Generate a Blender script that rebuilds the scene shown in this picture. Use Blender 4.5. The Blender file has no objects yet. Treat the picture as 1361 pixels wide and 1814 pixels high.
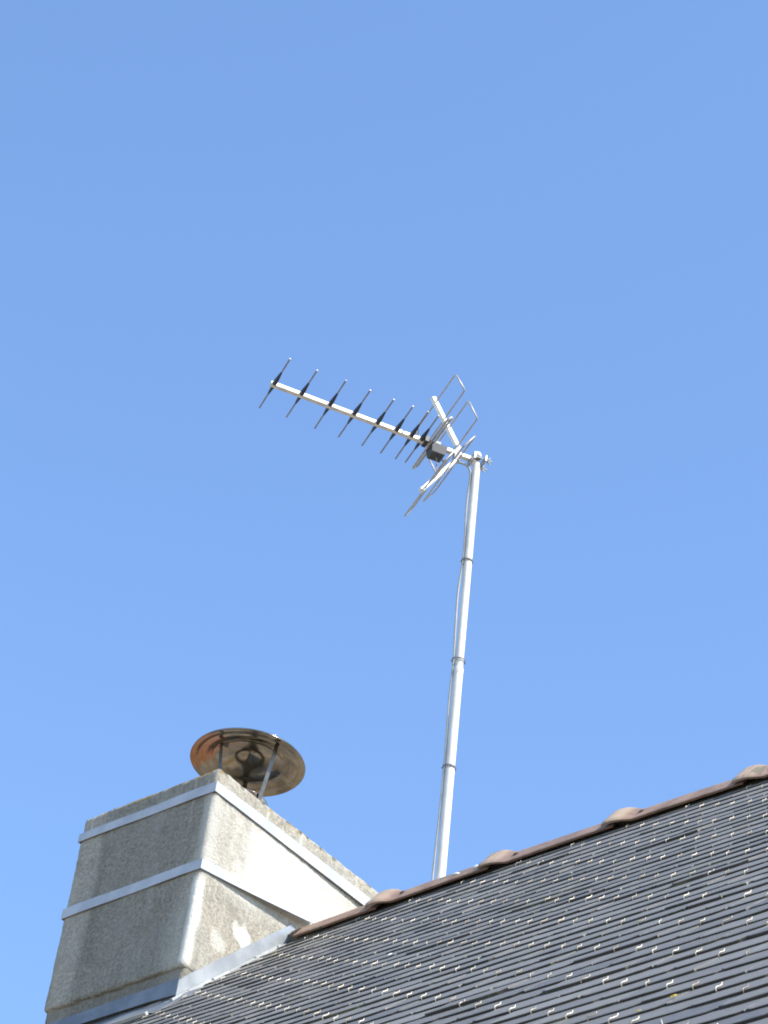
import bpy, math, random
from mathutils import Vector, Matrix, noise
S = bpy.context.scene
random.seed(7)
H = 7.1                      # height of the ridge reference line above the ground
# ------------------------------------------------------------------ camera
cam = bpy.data.cameras.new('camera'); camo = bpy.data.objects.new('camera', cam)
S.collection.objects.link(camo); S.camera = camo
cam.sensor_fit = 'VERTICAL'; cam.sensor_height = 36; cam.lens = 5540.3 / 1814 * 36
cam.clip_start = .05; cam.clip_end = 5000
R_ = Vector((0.7717, 0.6241, 0.1210)); D_ = Vector((-0.3298, 0.5551, -0.7636)); F_ = Vector((-0.54386, 0.54948, 0.63426))
U_ = -D_
Z_ = -F_.normalized(); X_ = U_.cross(Z_).normalized(); Y_ = Z_.cross(X_)
camo.matrix_world = Matrix(((X_.x, Y_.x, Z_.x, 5.9046), (X_.y, Y_.y, Z_.y, -6.3648), (X_.z, Y_.z, Z_.z, -5.5044 + H), (0, 0, 0, 1)))
# ------------------------------------------------------------------ world and sun
SUN_EL, SUN_AZ = math.radians(45), math.radians(84)      # azimuth clockwise from +Y
w = bpy.data.worlds.new('World'); S.world = w; w.use_nodes = True
nt = w.node_tree; bg = nt.nodes['Background']
sky = nt.nodes.new('ShaderNodeTexSky'); sky.sky_type = 'NISHITA'; sky.sun_disc = False
sky.sun_elevation = SUN_EL; sky.sun_rotation = SUN_AZ
sky.altitude = 50; sky.air_density = 1.1; sky.dust_density = 0.35; sky.ozone_density = 5.6
nt.links.new(sky.outputs[0], bg.inputs[0]); bg.inputs[1].default_value = 0.15
sl = bpy.data.lights.new('sun', 'SUN'); sl.energy = 3.3; sl.angle = math.radians(.5); sl.color = (1, .95, .86)
so = bpy.data.objects.new('sun', sl); S.collection.objects.link(so)
sd = Vector((math.sin(SUN_AZ) * math.cos(SUN_EL), math.cos(SUN_AZ) * math.cos(SUN_EL), math.sin(SUN_EL)))
so.rotation_euler = (-sd).to_track_quat('-Z', 'Y').to_euler()
so.location = (8, 0, 20)
S.view_settings.view_transform = 'Standard'; S.view_settings.look = 'None'
S.view_settings.gamma = 1; S.view_settings.exposure = 1.12
S.render.engine = 'CYCLES'
S.cycles.filter_width = 1.9

# ------------------------------------------------------------------ helpers
C = S.collection
RS = [1.0]
class MB:
    def __init__(s): s.v = []; s.f = []; s.a = []
    def add(s, vs, fs, at=None):
        o = len(s.v); s.v += [tuple(x) for x in vs]; s.f += [tuple(i + o for i in f) for f in fs]
        s.a += at if at else [(0, 0, 0)] * len(vs)
        return s
    def box(s, a, b, ux=(1, 0, 0), uy=(0, 1, 0), uz=(0, 0, 1), o=(0, 0, 0), bev=0):
        ux, uy, uz, o = map(Vector, (ux, uy, uz, o)); vs = []
        for z in (a[2], b[2]):
            for x, y in ((a[0], a[1]), (b[0], a[1]), (b[0], b[1]), (a[0], b[1])): vs.append(o + ux * x + uy * y + uz * z)
        return s.add(vs, [(0, 3, 2, 1), (4, 5, 6, 7), (0, 1, 5, 4), (1, 2, 6, 5), (2, 3, 7, 6), (3, 0, 4, 7)])
    def tube(s, pts, rad, n=8, cap=True, prof=None):
        pts = [Vector(p) for p in pts]; rings = []
        rads = [r * RS[0] for r in (rad if isinstance(rad, (list, tuple)) else [rad] * len(pts))]
        up = None
        for i, p in enumerate(pts):
            t = (pts[min(i + 1, len(pts) - 1)] - pts[max(i - 1, 0)]).normalized()
            if up is None:
                up = Vector((0, 0, 1)) if abs(t.z) < .9 else Vector((1, 0, 0))
            x = up.cross(t).normalized(); y = t.cross(x); up = y
            if prof: rings.append([p + x * a * rads[i] + y * b * rads[i] for a, b in prof])
            else: rings.append([p + x * math.cos(k * math.tau / n) * rads[i] + y * math.sin(k * math.tau / n) * rads[i] for k in range(n)])
        n = len(rings[0]); vs = [v for r in rings for v in r]; fs = []
        for i in range(len(rings) - 1):
            for k in range(n): fs.append((i * n + k, i * n + (k + 1) % n, (i + 1) * n + (k + 1) % n, (i + 1) * n + k))
        if cap: fs += [tuple(range(n))[::-1], tuple(range((len(rings) - 1) * n, len(rings) * n))]
        return s.add(vs, fs)
    def lathe(s, prof, c, n=64, close=False):
        c = Vector(c); vs = []; fs = []
        for r, z in prof:
            for k in range(n): vs.append(c + Vector((r * math.cos(k * math.tau / n), r * math.sin(k * math.tau / n), z)))
        m = len(prof)
        for i in range(m - 1 + (1 if close else 0)):
            j = (i + 1) % m
            for k in range(n): fs.append((i * n + k, i * n + (k + 1) % n, j * n + (k + 1) % n, j * n + k))
        return s.add(vs, fs)
BEV = .7
SQ = [(-1, -BEV), (-BEV, -1), (BEV, -1), (1, -BEV), (1, BEV), (BEV, 1), (-BEV, 1), (-1, BEV)]
def wloc(o):
    l = Vector((0, 0, 0))
    while o: l += o.location; o = o.parent
    return l
def obj(name, mb, mat, parent=None, smooth=False, label=None, org=None):
    """one mesh object; coordinates are in the ridge frame, z = 0 at the ridge"""
    org = Vector(org) if org else Vector((0, 0, 0))
    if parent is None: base = org + Vector((0, 0, H)); loc = base
    else: base = wloc(parent) + org; loc = org
    off = Vector((0, 0, H)) - base
    me = bpy.data.meshes.new(name); me.from_pydata([tuple(Vector(v) + off) for v in mb.v], [], mb.f); me.update()
    at = me.attributes.new('info', 'FLOAT_VECTOR', 'POINT')
    for i, a in enumerate(mb.a): at.data[i].vector = a
    if smooth:
        for p in me.polygons: p.use_smooth = True
    me.materials.append(mat)
    o = bpy.data.objects.new(name, me); C.objects.link(o); o.parent = parent; o.location = loc
    if label: o['label'] = label
    return o
def thing(name, loc, label, cat, group=None):
    o = bpy.data.objects.new(name, None); C.objects.link(o); o.empty_display_size = .1
    o.location = Vector(loc) + Vector((0, 0, H)); o['label'] = label; o['category'] = cat
    if group: o['group'] = group
    return o
def smooth_by_angle(o, deg=35):
    me = o.data
    for p in me.polygons: p.use_smooth = True
    try: me.set_sharp_from_angle(angle=math.radians(deg))
    except Exception: pass

# ------------------------------------------------------------------ materials
class NG:
    def __init__(s, name):
        s.m = bpy.data.materials.new(name); s.m.use_nodes = True; s.t = s.m.node_tree
        s.b = s.t.nodes['Principled BSDF']; s.out = s.t.nodes['Material Output']
        s.tc = s.t.nodes.new('ShaderNodeTexCoord')
    def n(s, ty, **k):
        x = s.t.nodes.new(ty)
        for a, b in k.items(): setattr(x, a, b)
        return x
    def lk(s, a, b): s.t.links.new(a, b)
    def val(s, sock, v):
        if hasattr(v, 'is_output'): s.lk(v, sock)
        else: sock.default_value = v
    def math(s, op, a, b=0.0, c=None, clamp=False):
        x = s.n('ShaderNodeMath', operation=op); x.use_clamp = clamp
        s.val(x.inputs[0], a); s.val(x.inputs[1], b)
        if c is not None: s.val(x.inputs[2], c)
        return x.outputs[0]
    def step(s, v, lo, hi, a=0.0, b=1.0):
        x = s.n('ShaderNodeMapRange'); x.interpolation_type = 'SMOOTHSTEP'
        s.val(x.inputs[0], v)
        for i, q in enumerate((lo, hi, a, b)): s.val(x.inputs[i + 1], q)
        return x.outputs[0]
    def pos(s): return s.tc.outputs['Object']
    def mapn(s, vec, sc=(1, 1, 1), loc=(0, 0, 0)):
        x = s.n('ShaderNodeMapping'); s.lk(vec, x.inputs[0]); x.inputs['Scale'].default_value = sc; x.inputs['Location'].default_value = loc
        return x.outputs[0]
    def noise(s, vec, scale, det=4, rough=.6, out=0):
        x = s.n('ShaderNodeTexNoise'); s.lk(vec, x.inputs['Vector']); x.inputs['Scale'].default_value = scale
        x.inputs['Detail'].default_value = det; x.inputs['Roughness'].default_value = rough
        return x.outputs[out]
    def mix(s, f, a, b):
        x = s.n('ShaderNodeMix', data_type='RGBA'); s.val(x.inputs[0], f)
        s.val(x.inputs[6], (*a, 1) if isinstance(a, tuple) else a); s.val(x.inputs[7], (*b, 1) if isinstance(b, tuple) else b)
        return x.outputs[2]
    def sep(s, v):
        x = s.n('ShaderNodeSeparateXYZ'); s.lk(v, x.inputs[0]); return x.outputs
    def bump(s, h, st=.5, dist=.01):
        x = s.n('ShaderNodeBump'); s.lk(h, x.inputs['Height']); x.inputs['Strength'].default_value = st; x.inputs['Distance'].default_value = dist
        s.lk(x.outputs[0], s.b.inputs['Normal'])
    def col(s, c): s.val(s.b.inputs['Base Color'], (*c, 1) if isinstance(c, tuple) else c)
    def rough(s, r): s.val(s.b.inputs['Roughness'], r)
def simple(name, c1, c2, scale, rough=.5, metal=0.0, bump=0, spec=.5):
    g = NG(name); nz = g.noise(g.pos(), scale); g.col(g.mix(g.step(nz, .35, .65), c1, c2)); g.b.inputs['Metallic'].default_value = metal
    g.rough(g.math('MULTIPLY_ADD', nz, .25, rough - .12)); g.b.inputs['Specular IOR Level'].default_value = spec
    if bump: g.bump(g.noise(g.pos(), scale * 3), bump, .004)
    return g.m

def mat_slate():
    g = NG('slate'); a = g.n('ShaderNodeAttribute', attribute_name='info'); u, v, r = g.sep(a.outputs['Vector'])
    p = g.pos()
    base = g.mix(r, (.140, .129, .114), (.205, .188, .163))
    r2 = g.math('FRACT', g.math('MULTIPLY', r, 13.7))
    base = g.mix(g.step(r2, .80, .95, 0, .6), base, (.095, .094, .093)); base = g.mix(g.step(r2, .16, .04, 0, .55), base, (.24, .225, .195))
    big = g.noise(p, 1.1, 3); base = g.mix(g.step(big, .42, .62, 0, .45), base, (.21, .195, .17))
    grain = g.noise(p, 45, 5, .7); base = g.mix(g.step(grain, .4, .75, 0, .35), base, (.25, .24, .22))
    # pale wash and lichen gathered along the open joints and where the hook above drips
    au = g.math('ABSOLUTE', u); nz = g.noise(p, 7, 3)
    jn = g.math('MULTIPLY', g.step(au, .45, .48), g.step(g.noise(p, 13, 3), .54, .66))
    base = g.mix(g.math('MULTIPLY', jn, .65), base, (.36, .34, .29))
    dr = g.math('MULTIPLY', g.step(au, .05, .0), g.step(g.noise(p, 4.3, 2), .60, .70))
    base = g.mix(g.math('MULTIPLY', dr, .5), base, (.40, .38, .33))
    li = g.math('MULTIPLY', g.step(g.noise(p, 9, 4, .65), .70, .75), g.step(au, .3, .46))
    base = g.mix(li, base, (.33, .26, .10))
    base = g.mix(g.step(v, .010, .002, 0, .75), base, (.035, .034, .030))      # some grime plus painted shade on the broken lower edges
    gr = g.step(g.noise(g.mapn(p, loc=(5, 3, 1)), 3.1, 5, .7), .54, .70, 0, .6)
    base = g.mix(gr, base, (.21, .20, .15))
    g.col(base); g.rough(g.math('MULTIPLY_ADD', grain, .3, .42)); g.b.inputs['Specular IOR Level'].default_value = .35
    h = g.math('MULTIPLY_ADD', g.noise(g.mapn(p, (1, .5, .5)), 30, 6, .65), 1.0, g.noise(p, 160, 3))
    g.bump(h, .35, .0025)
    return g.m
def mat_concrete():
    g = NG('roughcast_concrete'); p = g.pos(); x, y, z = g.sep(p)
    # object origin at the chimney's front right arris, z measured from the ridge line
    sp = g.noise(p, 80, 5, .8); mid = g.noise(p, 22, 5, .65); big = g.noise(p, 3.5, 4, .6)
    base = g.mix(g.step(sp, .32, .68), (.30, .265, .205), (.58, .52, .415))
    base = g.mix(g.step(mid, .40, .68, 0, .4), base, (.25, .235, .19))
    base = g.mix(g.step(big, .45, .65, 0, .4), base, (.48, .46, .40))
    # rain streaks down the weather face
    st = g.noise(g.mapn(p, (11, 11, .9)), 1.0, 4, .6)
    base = g.mix(g.step(st, .53, .68, 0, .42), base, (.56, .54, .47))
    base = g.mix(g.step(st, .46, .34, 0, .45), base, (.17, .165, .14))
    # narrow chalky runs below the bands and the shade under the ledge painted on the foot
    dn = g.noise(g.mapn(p, (26, 26, .7), (3, 1, 0)), 1.0, 2)
    dz = g.math('MAXIMUM', g.step(z, .20, .42), g.math('MULTIPLY', g.step(z, -.18, .08), g.step(z, .11, .09)))
    base = g.mix(g.math('MULTIPLY', g.math('MULTIPLY', g.step(dn, .60, .67), dz), g.step(mid, .3, .6, .25, .65)), base, (.68, .63, .53))
    base = g.mix(g.step(g.noise(g.mapn(p, loc=(7, 2, 5)), 8, 5, .7), .52, .66, 0, .38), base, (.20, .175, .13))
    base = g.mix(g.math('MULTIPLY', g.step(z, -.262, -.272), .5), base, (.17, .15, .115))
    # darker soot and algae in the middle of the weather face, paler at its margins
    sn = g.math('ADD', x, g.math('MULTIPLY', g.math('SUBTRACT', g.noise(g.mapn(p, (6, 6, 1.1)), 1.0, 4), .5), .22))
    sm = g.math('MULTIPLY', g.math('MULTIPLY', g.step(sn, -.03, -.12), g.step(sn, -.57, -.48)), g.step(y, .03, .01))
    base = g.mix(g.math('MULTIPLY', sm, .5), base, g.mix(g.step(sp, .35, .65), (.10, .09, .07), (.26, .24, .19)))
    # limewash left on the flank between the two metal bands
    wn = g.noise(g.mapn(p, (1, 1, .8)), 7, 5, .65)
    ed = g.math('ADD', y, g.math('MULTIPLY', g.math('SUBTRACT', wn, .5), .42))
    wz = g.math('ADD', z, g.math('MULTIPLY', g.math('SUBTRACT', wn, .5), .05))
    m1 = g.math('MULTIPLY', g.step(ed, .08, .34), g.step(x, -.025, -.012))
    m1 = g.math('MULTIPLY', m1, g.math('MULTIPLY', g.step(z, .425, .40), g.step(g.math('SUBTRACT', wz, g.math('MULTIPLY', y, .13)), .09, .12)))
    m1 = g.math('MULTIPLY', m1, g.step(ed, .82, .58))
    base = g.mix(g.math('MULTIPLY', m1, .96), base, (.80, .75, .64))
    m0 = g.math('MULTIPLY', g.step(z, .425, .40), g.step(x, -.03, -.01))
    m0 = g.math('MULTIPLY', m0, g.math('MULTIPLY', g.step(z, .09, .12), g.step(wn, .32, .66, .1, .75)))
    base = g.mix(m0, base, (.64, .60, .51))
    # paler bead along the arris
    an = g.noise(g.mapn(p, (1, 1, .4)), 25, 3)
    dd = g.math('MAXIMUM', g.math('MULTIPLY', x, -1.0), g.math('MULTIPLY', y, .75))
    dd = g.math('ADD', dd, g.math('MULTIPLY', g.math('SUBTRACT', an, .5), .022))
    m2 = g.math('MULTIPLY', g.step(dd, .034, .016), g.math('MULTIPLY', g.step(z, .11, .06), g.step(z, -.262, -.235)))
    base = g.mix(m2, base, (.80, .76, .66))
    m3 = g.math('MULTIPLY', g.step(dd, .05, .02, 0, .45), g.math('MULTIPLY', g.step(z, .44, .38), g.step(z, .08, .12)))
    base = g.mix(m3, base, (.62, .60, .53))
    # two pale blobs near the flashing
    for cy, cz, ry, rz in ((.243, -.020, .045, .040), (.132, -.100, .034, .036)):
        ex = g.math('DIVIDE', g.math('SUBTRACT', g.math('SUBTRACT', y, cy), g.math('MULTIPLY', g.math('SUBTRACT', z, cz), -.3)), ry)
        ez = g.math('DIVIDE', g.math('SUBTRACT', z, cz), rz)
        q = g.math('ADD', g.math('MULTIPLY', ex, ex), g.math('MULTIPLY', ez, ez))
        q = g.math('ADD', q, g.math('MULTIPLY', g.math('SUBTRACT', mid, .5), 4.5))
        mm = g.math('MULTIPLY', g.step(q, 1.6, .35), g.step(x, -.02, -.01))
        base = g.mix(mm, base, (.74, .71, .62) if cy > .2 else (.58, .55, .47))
    # ochre lichen on the top rim and dotted about
    ln = g.noise(g.mapn(p, loc=(3, 1, 7)), 16, 4, .6)
    rim = g.step(z, .492, .515)
    base = g.mix(g.math('MULTIPLY', rim, g.step(ln, .54, .60)), base, (.30, .20, .05))
    base = g.mix(g.math('MULTIPLY', rim, g.step(g.noise(p, 40, 3), .55, .62)), base, (.11, .10, .07))
    ln2 = g.noise(g.mapn(p, loc=(9, 4, 2)), 28, 3, .6)
    base = g.mix(g.math('MULTIPLY', g.step(ln2, .66, .72), .6), base, (.34, .25, .11))
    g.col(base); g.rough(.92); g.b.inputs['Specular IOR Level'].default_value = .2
    g.bump(g.math('ADD', sp, g.math('MULTIPLY', mid, .6)), 1.0, .009)
    return g.m
def mat_zinc(name, c1, c2, rough=.5, metal=.35):
    g = NG(name); p = g.pos(); n1 = g.noise(p, 9, 5, .6); n2 = g.noise(p, 70, 3)
    b = g.mix(g.step(n1, .38, .62), c1, c2); b = g.mix(g.step(n2, .62, .75, 0, .35), b, tuple(k * .6 for k in c1))
    g.col(b); g.rough(g.math('MULTIPLY_ADD', n1, .3, rough - .15)); g.b.inputs['Metallic'].default_value = metal
    g.bump(g.noise(p, 14, 3), .15, .004); return g.m
def mat_steel():
    g = NG('stainless_painted_reflection'); p = g.pos(); n1 = g.noise(p, 9, 4, .6); n2 = g.noise(g.mapn(p, loc=(2, 5, 1)), 6, 5, .65)
    b = g.mix(g.step(n1, .4, .6), (.34, .28, .21), (.19, .155, .12))
    x, y, z = g.sep(p)
    # orange reflection painted into the colour on one side of the pressing
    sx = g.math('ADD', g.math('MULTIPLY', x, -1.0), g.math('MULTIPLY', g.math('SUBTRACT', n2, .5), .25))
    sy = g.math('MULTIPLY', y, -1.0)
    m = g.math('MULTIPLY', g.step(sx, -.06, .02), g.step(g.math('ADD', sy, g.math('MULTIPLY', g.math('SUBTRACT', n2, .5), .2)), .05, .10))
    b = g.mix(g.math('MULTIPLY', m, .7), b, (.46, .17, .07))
    b = g.mix(g.step(g.noise(p, 17, 4), .56, .66, 0, .6), b, (.24, .20, .10))
    g.col(b); g.b.inputs['Metallic'].default_value = .9
    g.rough(g.math('MULTIPLY_ADD', n1, .16, .06)); g.bump(g.noise(p, 10, 2), .14, .01)
    return g.m
def mat_tile():
    g = NG('brown_clay_ridge_tile'); p = g.pos(); n1 = g.noise(p, 14, 5, .65); n2 = g.noise(g.mapn(p, (60, 3, 3)), 1, 3)
    b = g.mix(g.step(n1, .35, .65), (.23, .14, .095), (.35, .225, .155))
    b = g.mix(g.step(n2, .5, .7, 0, .3), b, (.18, .12, .10))
    at = g.n('ShaderNodeAttribute', attribute_name='info'); cu, cs_, cz = g.sep(at.outputs['Vector'])
    b = g.mix(g.math('MULTIPLY', g.step(cu, .2, .9), g.step(n2, .25, .55, .35, .8)), b, (.50, .37, .25))     # paler collars, sun on their bulge put into the colour
    b = g.mix(g.math('MULTIPLY', cs_, .3), b, (.22, .16, .14))
    b = g.mix(g.step(g.noise(g.mapn(p, loc=(4, 4, 4)), 10, 3), .62, .68, 0, .75), b, (.14, .13, .08))
    g.col(b); g.rough(.72); g.bump(g.math('ADD', n1, n2), .35, .004); return g.m
def mat_ground():
    g = NG('gravel_ground'); p = g.pos(); n1 = g.noise(p, .35, 5); n2 = g.noise(p, 14, 4)
    b = g.mix(g.step(n1, .4, .6), (.25, .205, .15), (.32, .265, .20)); b = g.mix(g.step(n2, .4, .7, 0, .5), b, (.17, .145, .11))
    g.col(b); g.rough(.95); g.bump(n2, .6, .03); return g.m
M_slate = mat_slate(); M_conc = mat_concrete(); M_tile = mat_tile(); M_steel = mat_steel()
M_band = mat_zinc('grey_painted_metal_band', (.38, .39, .40), (.46, .47, .48), .5, .1)
M_flash = mat_zinc('weathered_zinc', (.27, .29, .30), (.34, .36, .37), .45, .35)
M_dark = mat_zinc('zinc_shade_painted', (.16, .17, .18), (.22, .23, .24), .5, .3)  # same zinc darkened, shade of the chimney front put into its colour
M_lip = mat_zinc('bright_zinc_edge', (.36, .37, .36), (.45, .46, .45), .5, .3)
M_hook = simple('hook_wire', (.66, .60, .48), (.50, .44, .33), 60, .45, .35)
def mat_hook():
    g = NG('hook_wire'); ge = g.n('ShaderNodeNewGeometry'); n1 = g.noise(ge.outputs['Position'], 9, 2)
    b = g.mix(g.step(n1, .36, .60), (.30, .25, .17), (.68, .60, .46)); g.col(b); g.b.inputs['Metallic'].default_value = .35
    g.rough(.42); return g.m
M_hook = mat_hook()
M_alu = simple('weathered_aluminium', (.78, .75, .66), (.66, .63, .55), 30, .5, .3)
M_rod = simple('dull_aluminium_rod', (.30, .27, .25), (.22, .20, .19), 40, .5, .4)
M_loop = simple('aged_aluminium_rod', (.36, .33, .30), (.46, .43, .38), 40, .45, .4)
M_black = simple('black_plastic', (.016, .017, .026), (.03, .03, .04), 30, .5)
M_box = simple('dark_grey_plastic', (.035, .037, .042), (.06, .062, .068), 30, .55)
M_boxlid = simple('light_grey_plastic', (.30, .31, .31), (.42, .42, .41), 50, .6)
M_pole = simple('galvanised_steel_pole', (.60, .57, .50), (.70, .67, .60), 12, .6, .0)
M_clamp = simple('galvanised_clamp', (.50, .51, .50), (.30, .31, .30), 50, .45, .6)
M_strap = simple('dull_steel_strap', (.15, .14, .13), (.09, .085, .08), 30, .42, .6)
M_cable = simple('grey_coaxial_cable', (.30, .29, .26), (.38, .37, .33), 20, .6)
M_tie = simple('dark_cable_tie', (.10, .10, .10), (.15, .15, .15), 20, .6)
M_gap = simple('mossy_mortar_gap_shade', (.035, .033, .024), (.075, .068, .045), 18, .95, 0, .6)
M_wall = simple('cream_render', (.55, .50, .40), (.62, .58, .48), 8, .9, 0, .4)
M_nail = simple('rusty_nail', (.06, .04, .03), (.10, .07, .05), 60, .7, .3)
M_lichen = simple('yellow_lichen', (.62, .45, .05), (.45, .32, .04), 80, .9, 0, .8)
M_drop = simple('white_dropping', (.75, .75, .72), (.60, .60, .57), 90, .9)

# ------------------------------------------------------------------ setting: ground
g = MB(); n = 40; L = 3000
vs = [(-L + 2 * L * i / n, -L + 2 * L * j / n, -H) for j in range(n + 1) for i in range(n + 1)]
g.add(vs, [(j * (n + 1) + i, j * (n + 1) + i + 1, (j + 1) * (n + 1) + i + 1, (j + 1) * (n + 1) + i) for j in range(n) for i in range(n)])
go = obj('ground', g, mat_ground()); go['kind'] = 'structure'

# ------------------------------------------------------------------ house frame
PHI = .7932; CP, SP = math.cos(PHI), math.sin(PHI)
PW, PE = .22, .10796                         # slate width, course
AY = .084; AZ = AY * SP / CP                 # apex line
SA = AY / CP                                 # slope distance of the apex
XL, XR, SE = -1.38, 6.6, -5.55
XC, YC, ZT = -.6068, -.3782, .519            # chimney arris and top
SAG = [(.2, .0095), (0, .0065), (-.35, .001), (-.85, -.0033), (-1.35, -.0042), (-1.85, -.002), (-2.35, -.0006), (-3.3, -.0020), (-4, .0035), (-5.6, .022)]
def nofs(s, x=.5):                           # the old roof undulates by a few millimetres
    v = SAG[-1][1] if s < -5.6 else SAG[0][1]
    for (a, va), (b, vb) in zip(SAG, SAG[1:]):
        if b <= s <= a: v = va + (vb - va) * (a - s) / (a - b); break
    return v - .0105 + ridge_hump(x) * max(0, min(1, 1 + s / .7))
def ridge_hump(x):
    return max(-.006, .004 - .0075 * ((x - .6) / .9) ** 2)
def roofp(x, s, n=0.0):
    n += nofs(s, x)
    return Vector((x, s * CP - n * SP, s * SP + n * CP))
def roofb(x, s, n=0.0):                      # the far slope, mirrored about the apex
    v = roofp(x, s, n); return Vector((x, 2 * AY - v.y, v.z))
house = thing('house', (2.4, AY, -H), 'cream rendered house with a steep grey slate roof and brown clay ridge', 'house')
ye = SE * CP + .35
mb = MB()
y1 = 2 * AY - ye; ze = (ye) * SP / CP - .09; xl, xr = XL + .12, XR - .12; ap = AZ - .10
mb.add([(xl, ye, -H), (xr, ye, -H), (xr, y1, -H), (xl, y1, -H), (xl, ye, ze), (xr, ye, ze), (xr, y1, ze), (xl, y1, ze), (xl, AY, ap), (xr, AY, ap)],
       [(0, 1, 5, 4), (2, 3, 7, 6), (1, 2, 6, 9, 5), (3, 0, 4, 8, 7)])
obj('wall', mb, M_wall, house)

def slate_field(fn, detail, chim):
    mb = MB(); rnd = random.Random(11 if detail else 12)
    nc = int((-SE) / PE)
    for j in range(-1 if False else 0, nc + 1):
        s0 = -j * PE
        i0 = int((XL) / PW - j / 2) - 1; i1 = int(XR / PW - j / 2) + 1
        lift_run = 0
        for i in range(i0, i1 + 1):
            xc = (i + j / 2) * PW
            xa, xb = max(xc - PW / 2 + .0022, XL), min(xc + PW / 2 - .0022, XR)
            if xb - xa < .03: continue
            if chim:
                if s0 > -.83:                                        # keep clear of the chimney and its flashing
                    lim = -.576 if s0 > -.60 else -.520
                    if xb < lim + .02: continue
                    xa = max(xa, lim)
            t = .0042 + rnd.uniform(-.0008, .0009)
            if rnd.random() < .12: t += rnd.uniform(.0008, .0030)
            dn = rnd.uniform(0, .0006); ds = rnd.uniform(-.0015, .0015); sk = rnd.uniform(-.0015, .0015)
            r = rnd.random(); K = 8 if detail else 2; top, edge, bot, back = [], [], [], []
            ca, cb = rnd.uniform(.002, .016), rnd.uniform(.002, .016); ja, jb = rnd.uniform(.005, .020), rnd.uniform(.005, .020)
            xs = [xa, xa + ja] + [xa + (xb - xa) * k / K for k in range(1, K)] + [xb - jb, xb] if detail else [xa, xb]
            h0 = .0095; bk = .142
            sl_ = .043
            tb = rnd.uniform(-.0010, .0010)
            for q, x in enumerate(xs):
                e = s0 + ds + sk * (x - xc) / PW * 2
                if detail:
                    e += rnd.uniform(-.0013, .0013)
                    if q == 0: e += ca
                    if q == len(xs) - 1: e += cb
                nn = h0 + dn + tb * (x - xc) / PW * 2 + (t - .0042)
                top.append((x, e + .0035, nn)); edge.append((x, e + .0005, nn - .0011 + rnd.uniform(-.0004, .0004)))
                bot.append((x, e + .0018, nn - t - .0006)); back.append((x, s0 + bk, nn - sl_ * bk - (t - .0042)))
            m = len(xs); rows = [back, top, edge, bot]
            V = [fn(*p) for row in rows for p in row]
            A = []
            for row, vv in zip(rows, (1, .03, 0, 0)):
                A += [((p[0] - xc) / PW, vv, r) for p in row]
            F = []
            for a in range(3):
                for k in range(m - 1): F.append((a * m + k, (a + 1) * m + k, (a + 1) * m + k + 1, a * m + k + 1))
            # sides
            V += [fn(back[0][0], back[0][1], back[0][2] - t), fn(back[-1][0], back[-1][1], back[-1][2] - t)]; A += [(0, 1, r)] * 2
            F.append((0, 4 * m, 3 * m, 2 * m, m)); F.append((m - 1, 2 * m - 1, 3 * m - 1, 4 * m - 1, 4 * m + 1))
            mb.add(V, F, A)
    return mb
def under(fn):
    mb = MB(); k = 24
    for a in range(k):
        s1, s2 = SA + (SE - SA) * a / k, SA + (SE - SA) * (a + 1) / k
        mb.add([fn(XL, s1, -.012), fn(XR, s1, -.012), fn(XR, s2, -.012), fn(XL, s2, -.012)], [(3, 2, 1, 0)])
    return mb
mb = slate_field(roofp, True, True); u = under(roofp); mb.add(u.v, u.f)
mb.box((XL, ye - .5, 0), (XL, ye, 0)) if False else None
roof = obj('roof', mb, M_slate, house, label='sunlit front slope of grey slates with bright wire hooks')
mb = slate_field(roofb, False, False); u = under(roofb); mb.add(u.v, [f[::-1] for f in u.f])
obj('roof', mb, M_slate, house, label='far slope of the slate roof behind the ridge')

# wire hooks --------------------------------------------------------
def hook_mesh(k):
    r = random.Random(k); mb = MB(); t = r.uniform(.014, .021); h = .0098
    mb.tube([(0, .004, h - .0070), (0, -.0022, h - .0064), (0, -.0034, h - .002), (0, -.0026, h + .0022), (.0004, .003, h + .0034),
             (.0008, .010, h + .0022), (.0012, t, h + .0016), (.0016, t + .004, h + .0048)], .0012, 6)
    return mb
rn = random.Random(5); hooks = []
cpos = Vector((5.9046, -6.3648, -5.5044))
def inview(p):
    d = p - cpos; z = d.dot(F_)
    if z < .2: return False
    px = 680.5 + 5540.3 * d.dot(R_) / z; py = 907 + 5540.3 * d.dot(D_) / z
    return -25 < px < 1386 and py < 1840
for j in range(0, int(-SE / PE) + 1):
    s0 = -j * PE
    for i in range(int(XL / PW - j / 2) - 1, int(XR / PW - j / 2) + 2):
        x = (i + j / 2) * PW + rn.gauss(0, .0035)
        if x < XL + .03 or x > XR - .03: continue
        if s0 > -.83 and x < -.50: continue
        if s0 <= -.83 and x < -.9 and False: continue
        p = roofp(x, s0, 0); hooks.append(((p - cpos).length, x, s0 + rn.uniform(-.001, .001), (rn.gauss(0, .13) if rn.random() < .92 else rn.uniform(-.7, .7)), inview(p), rn.randrange(6)))
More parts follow.
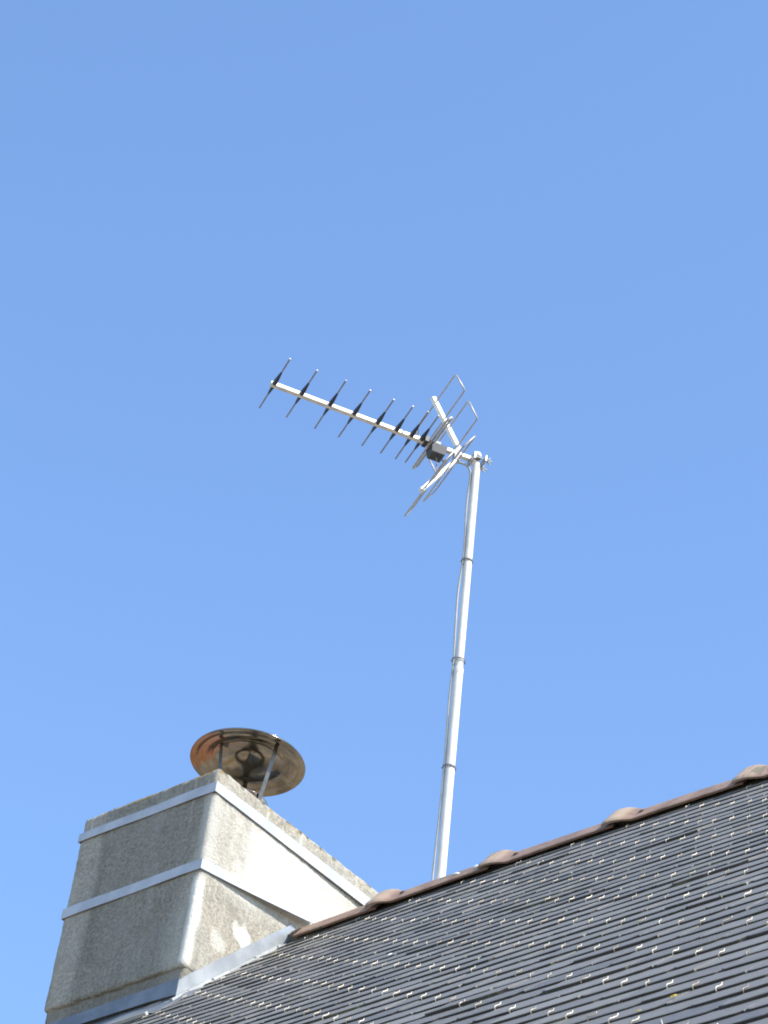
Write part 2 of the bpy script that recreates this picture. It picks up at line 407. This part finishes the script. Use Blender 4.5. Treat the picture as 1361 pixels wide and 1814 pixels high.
# the pair of hooks that closes each course beside the flashing
for c in (1.6, 3.6, 5.6, 7.6):
    p = roofp(-.50, -c * PE, 0); hooks.append(((p - cpos).length, -.495, -round(c) * PE, 0, inview(p), 1))
hooks.sort(key=lambda h: (not h[4], h[0]))
protos = {}
import bmesh
def hook_matrix(x, s, rz):
    o = roofp(x, s); e = Vector((0, CP, SP)); nrm = Vector((0, -SP, CP))
    R = Matrix(((1, 0, 0), (0, CP, -SP), (0, SP, CP))).to_4x4()
    return Matrix.Translation(o) @ R @ Matrix.Rotation(rz, 4, 'Z')
rest = MB()
roofbase = wloc(roof)
for k, (d, x, s, rz, iv, kind) in enumerate(hooks):
    if k < 100:
        if kind not in protos:
            hm = hook_mesh(kind); me = bpy.data.meshes.new('slate_hook'); me.from_pydata(hm.v, [], hm.f); me.update(); me.materials.append(M_hook)
            for p in me.polygons: p.use_smooth = True
            protos[kind] = me
        o = bpy.data.objects.new('slate_hook', protos[kind]); C.objects.link(o); o.parent = roof
        mt = hook_matrix(x, s, rz); o.matrix_local = Matrix.Translation(Vector((0, 0, H)) - roofbase) @ mt
    else:
        hm = hook_mesh(kind); mt = hook_matrix(x, s, rz); rest.add([mt @ Vector(v) for v in hm.v], hm.f)
ro = obj('slate_hook', rest, M_hook, roof, smooth=True); ro['kind'] = 'stuff'

# lichen crusts and droppings on the slates
def crust(name, x, s, r, mat, label, sy=1.0, up=.0105):
    mb = MB(); n = 14; rr = random.Random(int(x * 1000)); ring = []
    rad = [r * rr.uniform(.7, 1.15) for _ in range(n)]
    V = [roofp(x, s, up + r * .25)]
    for lv, (f, h) in enumerate(((.6, r * .2), (1, 0))):
        for k in range(n): V.append(roofp(x + rad[k] * f * math.cos(k * math.tau / n), s + rad[k] * f * sy * math.sin(k * math.tau / n), up + h))
    F = [(0, 1 + k, 1 + (k + 1) % n) for k in range(n)] + [(1 + k, 1 + n + k, 1 + n + (k + 1) % n, 1 + (k + 1) % n) for k in range(n)]
    mb.add(V, F); o = obj(name, mb, mat, roof, smooth=True, label=label)
    return o

# ridge tiles -------------------------------------------------------
TOPZ = AZ + .030
def tile_profile():
    P = []; r, al, wing = .046, math.radians(52), .072
    for k in range(7): a = al * k / 6; P.append((r * math.sin(a), -r * (1 - math.cos(a)), a))
    x, z, _ = P[-1]
    for k in range(1, 7): P.append((x + wing * k / 6 * math.cos(al), z - wing * k / 6 * math.sin(al), al + .10 * k / 6))
    x, z, a = P[-1]; P.append((x + .002, z - .006, math.radians(75)))
    return [(-x, z, -a) for x, z, a in P[::-1]] + P[1:]
TP_ = tile_profile()
def ridge_tile(x0, L, seed, collar=True):
    r = random.Random(seed); mb = MB()
    prof = [(0, .020), (.003, .026), (.012, .030), (.030, .031), (.052, .028), (.072, .019), (.088, .009), (.100, .003), (.112, 0), (.2, 0), (.34, 0), (L + .03, -.001)]
    if not collar: prof = [(0, 0), (.2, 0), (.34, 0), (L + .03, -.001)]
    dy, dz = r.uniform(-.002, .002), r.uniform(-.0025, .0025); V = []; thk = .008
    for inner in (0, 1):
        for (x, b) in prof:
            for (py, pz, a) in TP_:
                q = b * (.86 - .22 * abs(a)) - (thk if inner else 0)
                xx = x
                if x == 0 and seed == 0: xx = .006 + .095 * min(1, abs(a) / .95) ** 1.6          # mitred against the chimney
                v = Vector((x0 + xx, AY + py + q * math.sin(a) + dy, TOPZ + pz + q * math.cos(a) + dz + ridge_hump(x0 + x))); v += noise.noise_vector(v * 25) * .0011
                V.append(v); mb.a.append((b / .031, seed * .37 % 1, 0))
    m = len(TP_); K = m - 1; n = len(prof); F = []
    for i in range(n - 1):
        for k in range(K):
            F.append((i * m + k, i * m + k + 1, (i + 1) * m + k + 1, (i + 1) * m + k))
            o = n * m; F.append((o + i * m + k, o + (i + 1) * m + k, o + (i + 1) * m + k + 1, o + i * m + k + 1))
    for i in (0, n - 1):
        for k in range(K):
            f = (i * m + k, n * m + i * m + k, n * m + i * m + k + 1, i * m + k + 1); F.append(f if i == 0 else f[::-1])
    for k in (0, K):
        for i in range(n - 1):
            f = (i * m + k, (i + 1) * m + k, n * m + (i + 1) * m + k, n * m + i * m + k); F.append(f if k == 0 else f[::-1])
    at = mb.a; mb.a = []; mb.add(V, F, at); o = obj('ridge_tile', mb, M_tile, house); smooth_by_angle(o, 50)
    if collar:
        py, pz, a = TP_[5]
        c = Vector((x0 + .122, AY + py, TOPZ + pz)); dn = Vector((0, math.sin(a), math.cos(a)))
        mb = MB(); mb.tube([c - dn * .004, c + dn * .004, c + dn * .007], [.010, .010, .006], 10); obj('nail', mb, M_nail, o)
    return o
xs = [-.612, -.188, .282, .777, 1.268]
while xs[-1] < XR - .3: xs.append(xs[-1] + .488)
for k, x in enumerate(xs):
    L = (xs[k + 1] - x) if k + 1 < len(xs) else XR - x
    ridge_tile(x, L, k, k > 0)
ridge_tile(XL, -1.25 - XL, 99, False)
# mossy mortar bed under the tiles, the gap's shade painted into its colour
mb = MB(); nx = 160; V = []; F = []
for k in range(nx + 1):
    x = -.52 + (XR + .52) * k / nx
    for (y, z) in ((-.072, -.105), (-.056, -.045), (0, .002), (.056, -.045), (.072, -.105)):
        q = Vector((x, AY + y, TOPZ - .022 + z + (.022 if abs(y) > .07 else 0))); q += noise.noise_vector(q * 30) * .004; V.append(q)
for k in range(nx):
    for a in range(4): F.append((5 * k + a, 5 * k + a + 1, 5 * k + a + 6, 5 * k + a + 5))
mb.add(V, F); obj('mortar_bed', mb, M_gap, house, smooth=True)

# ------------------------------------------------------------------ chimney
def rough_box(x0, x1, y0, y1, z0, z1, st=.014, rad=.009, amp=.0016, top=0, ragged=0):
    mb = MB(); idx = {}; V = []; F = []
    nx, ny, nz = [max(2, round((b - a) / st)) for a, b in ((x0, x1), (y0, y1), (z0, z1))]
    def vid(i, j, k):
        key = (i, j, k)
        if key in idx: return idx[key]
        p = Vector((x0 + (x1 - x0) * i / nx, y0 + (y1 - y0) * j / ny, z0 + (z1 - z0) * k / nz))
        c = Vector((min(max(p.x, x0 + rad), x1 - rad), min(max(p.y, y0 + rad), y1 - rad), min(max(p.z, z0 + rad), z1 - rad)))
        d = p - c
        if d.length > rad: p = c + d.normalized() * rad
        dn = d.normalized() if d.length > 0 else Vector((0, 0, 0))
        p += dn * (noise.noise(p * 60) * amp + noise.noise(p * 9) * amp * 1.3)
        if k >= nz - 1 and top: p.z += (noise.noise(p * 38) + .6 * noise.noise(p * 90)) * top
        if k == 0 and ragged: p.z += (noise.noise(p * 24) + .5 * noise.noise(p * 70)) * ragged
        idx[key] = len(V); V.append(p); return idx[key]
    for i in range(nx):
        for j in range(ny):
            F.append((vid(i, j, nz), vid(i + 1, j, nz), vid(i + 1, j + 1, nz), vid(i, j + 1, nz))); F.append((vid(i, j, 0), vid(i, j + 1, 0), vid(i + 1, j + 1, 0), vid(i + 1, j, 0)))
    for i in range(nx):
        for k in range(nz):
            F.append((vid(i, 0, k), vid(i + 1, 0, k), vid(i + 1, 0, k + 1), vid(i, 0, k + 1))); F.append((vid(i, ny, k), vid(i, ny, k + 1), vid(i + 1, ny, k + 1), vid(i + 1, ny, k)))
    for j in range(ny):
        for k in range(nz):
            F.append((vid(0, j, k), vid(0, j, k + 1), vid(0, j + 1, k + 1), vid(0, j + 1, k))); F.append((vid(nx, j, k), vid(nx, j + 1, k), vid(nx, j + 1, k + 1), vid(nx, j, k + 1)))
    mb.add(V, F); return mb
CX0, CY1 = -1.2435, .74
mb = rough_box(CX0, XC, YC, CY1, -.268, ZT, top=.0026, ragged=.007)
lo = rough_box(CX0 + .006, XC - .003, YC + .012, CY1 - .01, -1.0, -.24, rad=.006)
mb.add(lo.v, lo.f)
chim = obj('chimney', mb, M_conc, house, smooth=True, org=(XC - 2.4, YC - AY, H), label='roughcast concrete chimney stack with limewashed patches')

def strip(pts_t, pts_b, out, thick=.004, tlim=.006):
    """closed band through paired top / bottom points, out = outward vectors"""
    mb = MB(); V = []; n = len(pts_t)
    for t, b, o in zip(pts_t, pts_b, out):
        t, b, o = Vector(t), Vector(b), Vector(o)
        on = o.normalized() * thick; ot = o.normalized() * min(o.length, tlim)
        V += [t + ot, t + ot + on, b + o + on, b + o]
    F = []
    for i in range(n - 1):
        for k in range(4): F.append((4 * i + k, 4 * (i + 1) + k, 4 * (i + 1) + (k + 1) % 4, 4 * i + (k + 1) % 4))
    F += [(0, 1, 2, 3)[::-1], tuple(4 * (n - 1) + k for k in range(4))]
    mb.add(V, F); return mb
def band(zl, zn, zf_t, zf_b, off0, off1, hgt_l, hgt_n, yend):
    T, B, O = [], [], []
    y2 = CY1
    # far side first: left flank, front, right flank
    def ad(x, y, zt, zb, o): T.append((x, y, zt)); B.append((x, y, zb)); O.append(o)
    ad(CX0, y2, zl, zl - hgt_l, (-.0035, 0, 0)); ad(CX0, YC, zl, zl - hgt_l, (-.0035, -.0035, 0))
    for k in range(1, 8):
        f = k / 8; ad(CX0 + (XC - CX0) * f, YC, zl + (zn - zl) * f, zl - hgt_l + (zn - hgt_n - zl + hgt_l) * f, (0, -.0035 - .0012 * math.sin(f * 9), 0))
    ad(XC, YC, zn, zn - hgt_n, (.0035, -.0035, 0))
    for k in range(1, 11):
        f = k / 10; y = YC + (yend - YC) * f
        ad(XC, y, zn + (zf_t - zn) * f, zn - hgt_n + (zf_b - zn + hgt_n) * f, (off0 + (off1 - off0) * f ** 1.3, 0, 0))
    return strip(T, B, O, .0035)
mb = band(.4530, .4575, .460, .412, .0035, .011, .033, .0395, .478)
o = obj('metal_band', mb, M_band, chim, label='upper grey metal band round the chimney', org=(0, 0, 0))
mb = band(.1420, .1439, .2154, .181, .0035, .042, .040, .038, .172)
o = obj('metal_band', mb, M_band, chim, label='lower grey metal band, its free end lifting off the flank')

# stepped zinc flashing on the flank
def zr(y): return y * SP / CP
T, B, O = [], [], []
mb = MB(); ox = XC + .004; th = .003
ys = [YC - .010 + (.083 - YC + .010) * k / 12 for k in range(13)]
V = []
for k, y in enumerate(ys):
    zt = zr(y) + .068 + .0012 * math.sin(k * 2.1) - (.006 if k == 0 else 0); zb = zr(y) - .004
    V += [(ox, y, zb), (ox, y, zt), (ox + th, y, zt), (ox + th, y, zb)]
F = []
for i in range(len(ys) - 1):
    for k in range(4): F.append((4 * i + k, 4 * i + (k + 1) % 4, 4 * (i + 1) + (k + 1) % 4, 4 * (i + 1) + k))
nn = len(ys); V += [(ox, .106, zr(.106) + .012), (ox, .100, zr(.1) + .034), (ox + th, .100, zr(.1) + .034), (ox + th, .106, zr(.106) + .012)]
i = nn - 1
for k in range(4): F.append((4 * i + k, 4 * i + (k + 1) % 4, 4 * (i + 1) + (k + 1) % 4, 4 * (i + 1) + k))
F += [(3, 2, 1, 0), tuple(4 * nn + k for k in range(4))]
mb.add(V, F)
obj('side_flashing', mb, M_flash, chim, label='pale zinc strip climbing the flank beside the slates')
# soakers: the little turned out edges lying on the slates
mb = MB(); rr = random.Random(3); s = -.60
def rbox(mb, x0, x1, s0, s1, n0, n1):
    V = [roofp(x, s, n) for n in (n0, n1) for x, s in ((x0, s0), (x1, s0), (x1, s1), (x0, s1))]
    mb.add(V, [(0, 3, 2, 1), (4, 5, 6, 7), (0, 1, 5, 4), (1, 2, 6, 5), (2, 3, 7, 6), (3, 0, 4, 7)])
rbox(mb, XC - .02, -.577, -.60, .06, .004, .009)
while s < 0.02:
    L = rr.uniform(.07, .16); rbox(mb, -.589 + rr.uniform(-.003, .002), -.578 + rr.uniform(-.002, .004), s, min(s + L, .03), .008, .0135 + rr.uniform(0, .004)); s += L + .006
obj('soaker', mb, M_lip, chim, label='bright folded zinc edge between flashing and slates')
# front apron
mb = MB()
zf = zr(YC)
T = [(CX0 - .01, YC, -.330)] + [(CX0 + (XC - CX0) * k / 6, YC, -.330 + .008 * k / 6) for k in range(1, 6)] + [(XC + .006, YC, -.321)]
Bm = [(CX0 - .01, YC, -.378)] + [(CX0 + (XC - CX0) * k / 6, YC, -.378 - .002 * k / 6) for k in range(1, 6)] + [(XC + .006, YC, -.386)]
mb = strip(T, Bm, [(0, -.008 - .006 * (1 - k / 6), 0) for k in range(7)], .003)
obj('apron_flashing', mb, M_dark, chim, label='blue grey zinc upstand across the chimney front')
mb = MB(); nx = 12; V = []
svals = [-.535, -.56, -.60, -.70, -.80, -.828, -.834]; nv = [.014, .010, .008, .010, .012, .020, .012]
XA0, XA1 = CX0 - .12, -.500
for sv, nvv in zip(svals, nv):
    for k in range(nx + 1): V.append(roofp(XA0 + (XA1 - XA0) * k / nx, sv, nvv + .001 * math.sin(k * 1.7 + sv * 20)))
F = [(a * (nx + 1) + k, (a + 1) * (nx + 1) + k, (a + 1) * (nx + 1) + k + 1, a * (nx + 1) + k + 1) for a in range(len(svals) - 1) for k in range(nx)]
mb.add(V, F); ao = obj('apron_flashing', mb, M_dark, chim, label='zinc apron sheet lying on the slates below the chimney')
md = ao.modifiers.new('t', 'SOLIDIFY'); md.thickness = .002; md.offset = -1
mb = MB(); rbox(mb, XA0, XA1 + .002, -.842, -.829, .012, .0235)
obj('apron_edge', mb, M_lip, chim, label='bright rolled lower edge of the apron')

# ------------------------------------------------------------------ gutter at the eaves
mb = MB(); yg = SE * CP - .055; zg = SE * SP - .03; K = 10; V = []
for inner in (0, 1):
    for x in (XL, XR):
        for k in range(K + 1):
            a = math.pi + math.pi * k / K; r = .065 - .003 * inner; V.append((x, yg + r * math.cos(a), zg + r * math.sin(a)))
m = K + 1; F = []
for k in range(K):
    F.append((k, m + k, m + k + 1, k + 1)); F.append((2 * m + k, 2 * m + k + 1, 3 * m + k + 1, 3 * m + k))
F += [(0, 2 * m, 3 * m, m), (K, m + K, 3 * m + K, 2 * m + K)]
mb.add(V, F); obj('gutter', mb, M_flash, house, smooth=True)

# ------------------------------------------------------------------ chimney cowl
CC = Vector((-.771, -.0999, .772))
cowl = thing('chimney_cowl', (CC.x, CC.y, ZT), 'round stainless steel rain cowl with a painted orange reflection, standing on thin straps above the chimney', 'chimney cowl')
mb = MB(); a = .045
pr = [(.0005, a), (.012, a - .004), (.03, a - .010), (.06, a - .018), (.10, a - .028), (.124, a - .034), (.128, a - .0385), (.133, a - .0385), (.137, a - .035), (.155, a - .037), (.172, a - .041), (.176, a - .0435), (.180, a - .0425), (.200, .0005), (.2045, -.004), (.2065, -.002), (.205, .003),
      (.18, .008), (.135, .014), (.10, .022), (.06, .032), (.03, .041), (.0005, .049)]
mb.lathe([(r, z) for r, z in pr], CC, 96)
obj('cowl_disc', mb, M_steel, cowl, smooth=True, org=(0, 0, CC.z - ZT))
for kk, (dx, dy) in enumerate(((-.0165, -.122), (.137, -.009), (-.10, .10))):
    d = Vector((dx, dy, 0)).normalized(); tn = Vector((-d.y, d.x, 0)); top = CC + Vector((dx, dy, .010)); r0 = math.hypot(dx, dy)
    foot = CC + d * .098; foot.z = ZT + .06
    mb = MB(); wd = .0082; pts = [CC + d * (r0 - .028) + Vector((0, 0, .013)), top, top + Vector((0, 0, -.012)) + d * .001, foot, foot + Vector((0, 0, -.06))]
    V = []
    for p in pts:
        for sg in (-1, 1): V.append(p + tn * wd * sg)
    V += [v + d * .0016 + Vector((0, 0, .0012)) for v in V]
    q = len(pts); F = []
    for i in range(q - 1):
        F.append((2 * i, 2 * i + 1, 2 * i + 3, 2 * i + 2)); o_ = 2 * q; F.append((o_ + 2 * i, o_ + 2 * i + 2, o_ + 2 * i + 3, o_ + 2 * i + 1))
        F.append((2 * i, 2 * i + 2, o_ + 2 * i + 2, o_ + 2 * i)); F.append((2 * i + 1, o_ + 2 * i + 1, o_ + 2 * i + 3, 2 * i + 3))
    mb.add(V, F); obj('strap', mb, M_strap, cowl)
mb = MB(); P0 = (CC.x, CC.y, ZT)
mb.lathe([(.094, -.01), (.094, .075), (.097, .078), (.094, .081), (.090, .081), (.090, -.01)], P0, 48)
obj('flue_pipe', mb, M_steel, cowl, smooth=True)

# ------------------------------------------------------------------ antenna mast
A = 1.089                                    # every size below is given at 1 : 1.089
PB, PT = Vector((-.4411, .6203, .6037)), Vector((-.5396, .6203, 2.6508)); RS[0] = A
ax = (PT - PB).normalized()
def onm(t, side=0.0, out=0.0): return PB + (PT - PB) * t + R_ * side * A - F_ * out * A
mast = thing('antenna_mast', (PB.x, PB.y, PB.z), 'slim pale grey metal pole rising from behind the ridge with a cable strapped to it', 'mast')
mb = MB(); mb.tube([PB - ax * 1.02, onm(.460)], .0158, 20)
o = obj('lower_pole', mb, M_pole, mast); smooth_by_angle(o)
mb = MB(); mb.tube([onm(.452), onm(.98)], .0142, 20)
o = obj('upper_pole', mb, M_pole, mast); smooth_by_angle(o)
mb = MB(); mb.tube([onm(.453), onm(.456), onm(.464), onm(.467)], [.0160, .0168, .0168, .0155], 20)
o = obj('collar', mb, M_pole, mast); smooth_by_angle(o)
# points on the picture: tops of the ties at 993, 1170 and 1360
def tv(py):                                  # height along the pole, allowing for its foreshortening
    u = (1555 - py) / 750.0; return u * 11.16 / ((1 - u) * 12.51 + u * 11.16)
ties = [(993, .0152), (1170, .0180), (1360, .0172)]
for py, r in ties:
    t = tv(py); mb = MB(); c = onm(t); s_ = onm(t, -.010, .004)
    # an oval loop round pole and cable
    n = 24; V = []; e = Vector((0, 0, 1)).cross(F_).normalized()
    hor = (R_ - ax * R_.dot(ax)).normalized(); dep = ax.cross(hor)
    for zz in (-.0032, .0032):
        for q in (0, .0018):
            for k in range(n):
                a = math.tau * k / n; rx = (r + .0012 + q) * A; cx = -.0068 * A if math.cos(a) < 0 else 0
                V.append(c + hor * (rx * math.cos(a) + cx) + dep * rx * math.sin(a) + ax * (zz - .012 * math.cos(a) * .12))
    F = []
    for k in range(n):
        k2 = (k + 1) % n
        F += [(n + k, n + k2, 3 * n + k2, 3 * n + k), (k, 2 * n + k, 2 * n + k2, k2), (k, k2, n + k2, n + k), (2 * n + k, 3 * n + k, 3 * n + k2, 2 * n + k2)]
    mb.add(V, F)
    mb.tube([c + hor * (-r - .010), c + hor * (-r - .015) - ax * .003], .0015, 6)
    obj('cable_tie', mb, M_tie, mast)
# cable: side offset from the pole axis towards the left of the pole
cs = [(1900, -.022), (1700, -.024), (1600, -.024), (1555, -.026), (1500, -.0245), (1430, -.0215), (1362, -.0205), (1300, -.0215), (1230, -.0235), (1172, -.0200), (1120, -.0235), (1060, -.0265), (1030, -.0245), (993, -.0185), (950, -.0185), (905, -.0225), (870, -.0215), (845, -.0185)]
pts = [onm(tv(py), sd_, .002) for py, sd_ in cs]
pts += [onm(tv(831), -.0225, .004), onm(tv(822), -.038, .004), onm(tv(818), -.058, .002), onm(tv(816), -.078, 0)]
def catmull(P, k=5):
    out = []
    for i in range(len(P) - 1):
        p0, p1, p2, p3 = P[max(i - 1, 0)], P[i], P[i + 1], P[min(i + 2, len(P) - 1)]
        for q in range(k):
            t = q / k; out.append(.5 * ((2 * p1) + (p2 - p0) * t + (2 * p0 - 5 * p1 + 4 * p2 - p3) * t * t + (3 * p1 - p0 - 3 * p2 + p3) * t ** 3))
    return out + [P[-1]]
mb = MB(); mb.tube(catmull(pts), .0042, 8); obj('cable', mb, M_cable, mast, smooth=True)

# ------------------------------------------------------------------ TV antenna
BR = Vector((-.5685, .6015, 2.6355)); BD = Vector((-.4639, -.8859, 0)); BN = Vector((.8859, -.4639, 0)); UZ = Vector((0, 0, 1))
def bp(d, n=0.0, z=0.0): return BR + (BD * d + BN * n + UZ * z) * A
ant = thing('tv_antenna', tuple(BR), 'aluminium TV antenna with a long boom of dark crossbars and a wire frame reflector', 'antenna')
mb = MB(); mb.tube([bp(-.025), bp(.790)], .0092, prof=SQ); obj('boom', mb, M_alu, ant)
for k, (d, hl) in enumerate(((.7769, .1506), (.670, .1497), (.5575, .1483), (.4617, .1504), (.3679, .1489), (.2924, .1492), (.2323, .1495), (.1916, .1519))):
    off = .0075; mb = MB(); rr = random.Random(k); wz = rr.uniform(-.003, .003)
    mb.tube([bp(d, off - hl, .0 - wz), bp(d, off + hl, .0 + wz)], .0031, 8)
    do = obj('director', mb, M_rod, ant, smooth=False)
    mb = MB(); pf = [(-.062, .0036), (-.058, .0042), (-.010, .0092), (.012, .0098), (.066, .0042), (.070, .0036)]
    V = []
    for n_, r in pf:
        for a, b in ((-1, -.7), (-.7, -1), (.7, -1), (1, -.7), (1, .7), (.7, 1), (-.7, 1), (-1, .7)):
            V.append(bp(d + a * r * .72, off + n_, b * r * .95 + (wz * n_ / hl)))
    F = [(i * 8 + q, i * 8 + (q + 1) % 8, (i + 1) * 8 + (q + 1) % 8, (i + 1) * 8 + q) for i in range(len(pf) - 1) for q in range(8)]
    F += [tuple(range(8))[::-1], tuple(range(40, 48))]
    mb.add(V, F); obj('holder', mb, M_black, do)
# end caps of the directors
# folded dipole
mb = MB(); pts = []; hl = .159; gp = .0095; zc_ = .002
for sg in (1, -1):
    for k in range(9):
        a = -math.pi / 2 + math.pi * k / 8
        n_ = sg * (hl - gp + gp * math.cos(a)); d_ = .145 + sg * gp * math.sin(a)
        pts.append(bp(d_ + .004, n_ + .006, zc_ - .012 * sg * math.sin(a)))
pts.append(pts[0]); pts.append(pts[1])
mb.tube(pts, .0046, 8, cap=False); obj('dipole', mb, M_loop, ant, smooth=True)
# junction box hanging from the boom
mb = MB(); ux, uy = BD, BN
def bx(d0, d1, n0, n1, z0, z1, tp=0):
    V = []
    for z, s_ in ((z0, tp), (z0 + .004, tp - .003 if tp else 0), (z1, 0)):
        for d, n_ in ((d0 + s_, n0 + s_), (d1 - s_, n0 + s_), (d1 - s_, n1 - s_), (d0 + s_, n1 - s_)): V.append(bp(d, n_, z))
    F = [(3, 2, 1, 0), (8, 9, 10, 11)]
    for a in (0, 4):
        for k in range(4): F.append((a + k, a + (k + 1) % 4, a + 4 + (k + 1) % 4, a + 4 + k))
    return V, F
V, F = bx(.094, .156, -.032, .028, -.050, -.0095, .008); mb.add(V, F)
bo = obj('junction_box', mb, M_box, ant)
mb = MB(); V, F = bx(.118, .142, -.012, .014, -.0092, .014, 0); mb.add(V, F)
obj('box_saddle', mb, M_boxlid, bo)
mb = MB(); mb.tube([bp(.104, -.03, -.02), bp(.070, -.040, -.028)], .004, 8); obj('cable_gland', mb, M_boxlid, bo)
mb = MB()
for nn_ in (-.012, .014):
    mb.tube([bp(.158, nn_, .000), bp(.173, nn_, .004)], .0052, 8)
mb.box((.167, -.018, -.011), (.182, .022, .012), BD * A, BN * A, UZ * A, BR)
obj('matching_unit', mb, M_black, ant)
# reflector arms
for sg, (d1, z1), (d0, z0) in ((1, (.1665, .2150), (.047, .032)), (-1, (.1590, -.2230), (.047, -.032))):
    mb = MB(); mb.tube([bp(d0, 0, z0), bp(d1, 0, z1)], .0088, prof=SQ)
    v = (bp(d1, 0, z1) - bp(d0, 0, z0)).normalized(); mb.tube([bp(d1, 0, z1) - v * .001, bp(d1, 0, z1) + v * .006, bp(d1, 0, z1) + v * .009], [.0098, .0098, .006], prof=SQ)
    obj('reflector_arm', mb, M_alu, ant)
mb = MB(); mb.box((.036, -.0108, -.034), (.058, .0108, .034), BD * A, BN * A, UZ * A, BR); obj('arm_bracket', mb, M_boxlid, ant)
def loop(a, b, hn, off):
    mb = MB(); (d1, z1), (d2, z2) = a, b; r = .0031; c = .006; P = []
    dv = Vector((d2 - d1, z2 - z1)).normalized() * c
    for (d, z, n_) in ((d1, z1, hn - c), (d1 + dv.x, z1 + dv.y, hn), (d2 - dv.x, z2 - dv.y, hn), (d2, z2, hn - c), (d2, z2, -hn + c), (d2 - dv.x, z2 - dv.y, -hn), (d1 + dv.x, z1 + dv.y, -hn), (d1, z1, -hn + c), (d1, z1, hn - c), (d1 + dv.x, z1 + dv.y, hn)):
        P.append(bp(d, n_ + off, z))
    mb.tube(P, r, 8, cap=False); obj('reflector_loop', mb, M_loop, ant, smooth=True)
loop((.1577, .2017), (.1133, .1431), .182, 0); loop((.0935, .1031), (.0495, .0354), .182, -.003)
loop((.0482, -.048), (.088, -.1162), .183, -.002); loop((.122, -.1573), (.150, -.2132), .184, -.003)
# stay wires
mb = MB(); mb.tube([bp(.125, 0, -.038), bp(.108, -.004, -.150)], .0025, 6); obj('stay', mb, M_rod, ant)
mb = MB(); mb.tube([bp(.205, .004, .006), bp(.220, .030, .030)], .002, 6); obj('stay', mb, M_rod, ant)
# mast clamp
TP = PT
mb = MB(); hor = BN; 
mb.lathe([(.0005, .016), (.008, .0145), (.014, .009), (.0170, .001), (.0172, -.016), (.0150, -.016)], TP + Vector((0, 0, .002)), 24)
obj('mast_cap', mb, M_pole, mast, smooth=True)
cl = MB(); c0 = PT + Vector((0, 0, -.030))
cl.box((-.012, -.034, -.014), (-.006 + .0, .034, .014), -BD * A, BN * A, UZ * A, c0 + BD * .012)
cl.box((.021, -.036, -.013), (.026, .036, .013), -BD * A, BN * A, UZ * A, c0)
co = obj('mast_clamp', cl, M_clamp, ant)
for sg in (-1, 1):
    mb = MB(); a = c0 + BN * .027 * sg
    mb.tube([a + BD * .020, a - BD * .058], .0028, 8)
    b = a - BD * .034; mb.tube([b + BD * .004, b - BD * .006], .0075, 6)
    for s2 in (-1, 1): mb.tube([b, b + UZ * .012 * s2 - BD * .008, b + UZ * .017 * s2 - BD * .014], [.003, .0042, .002], 6)
    obj('wing_nut', mb, M_clamp, co)
mb = MB(); 
mb.tube([bp(-.02, 0, .012), bp(-.02, 0, .026)], .003, 8); mb.tube([bp(-.012, -.016, 0), bp(-.012, .016, 0)], .004, 8)
obj('boom_bolt', mb, M_clamp, co)

# bracket that holds the pole to the back of the chimney flank
for zz in (.10, .34):
    c = PB + (PT - PB) * ((zz - PB.z) / (PT.z - PB.z)); mb = MB()
    mb.box((XC - .004 - c.x, -.020, -.016), (.0, .020, -.010), o=c); mb.box((XC - .004 - c.x, -.05, -.06), (XC + .004 - c.x, .05, .035), o=c)
    mb.tube([c - ax * .020, c + ax * .014], .0205, 16)
    obj('wall_bracket', mb, M_clamp, mast)
# crusts of lichen and a few droppings
crust('lichen_patch', 3.076, -3.73, .009, M_lichen, 'round yellow lichen crust', .8, .0125)
crust('lichen_patch', 3.03, -3.78, .006, M_lichen, 'small yellow lichen crust', .8, .0125)
crust('dropping', .868, -1.407, .010, M_drop, 'small white dropping on the slates', 1, .013)
for tx, r_ in ((.17, .008), (.255, .012)):
    py, pz, a = TP_[4]; mb = MB(); c = Vector((tx, AY + py - .002, TOPZ + pz + .006))
    mb.tube([c + Vector((-.012, -.010, -.005)), c, c + Vector((.010, .008, .003))], [r_ * .3, r_ * .6, r_ * .2], 8)
    obj('dropping', mb, M_drop, house, smooth=True, label='white dropping on the ridge tile')
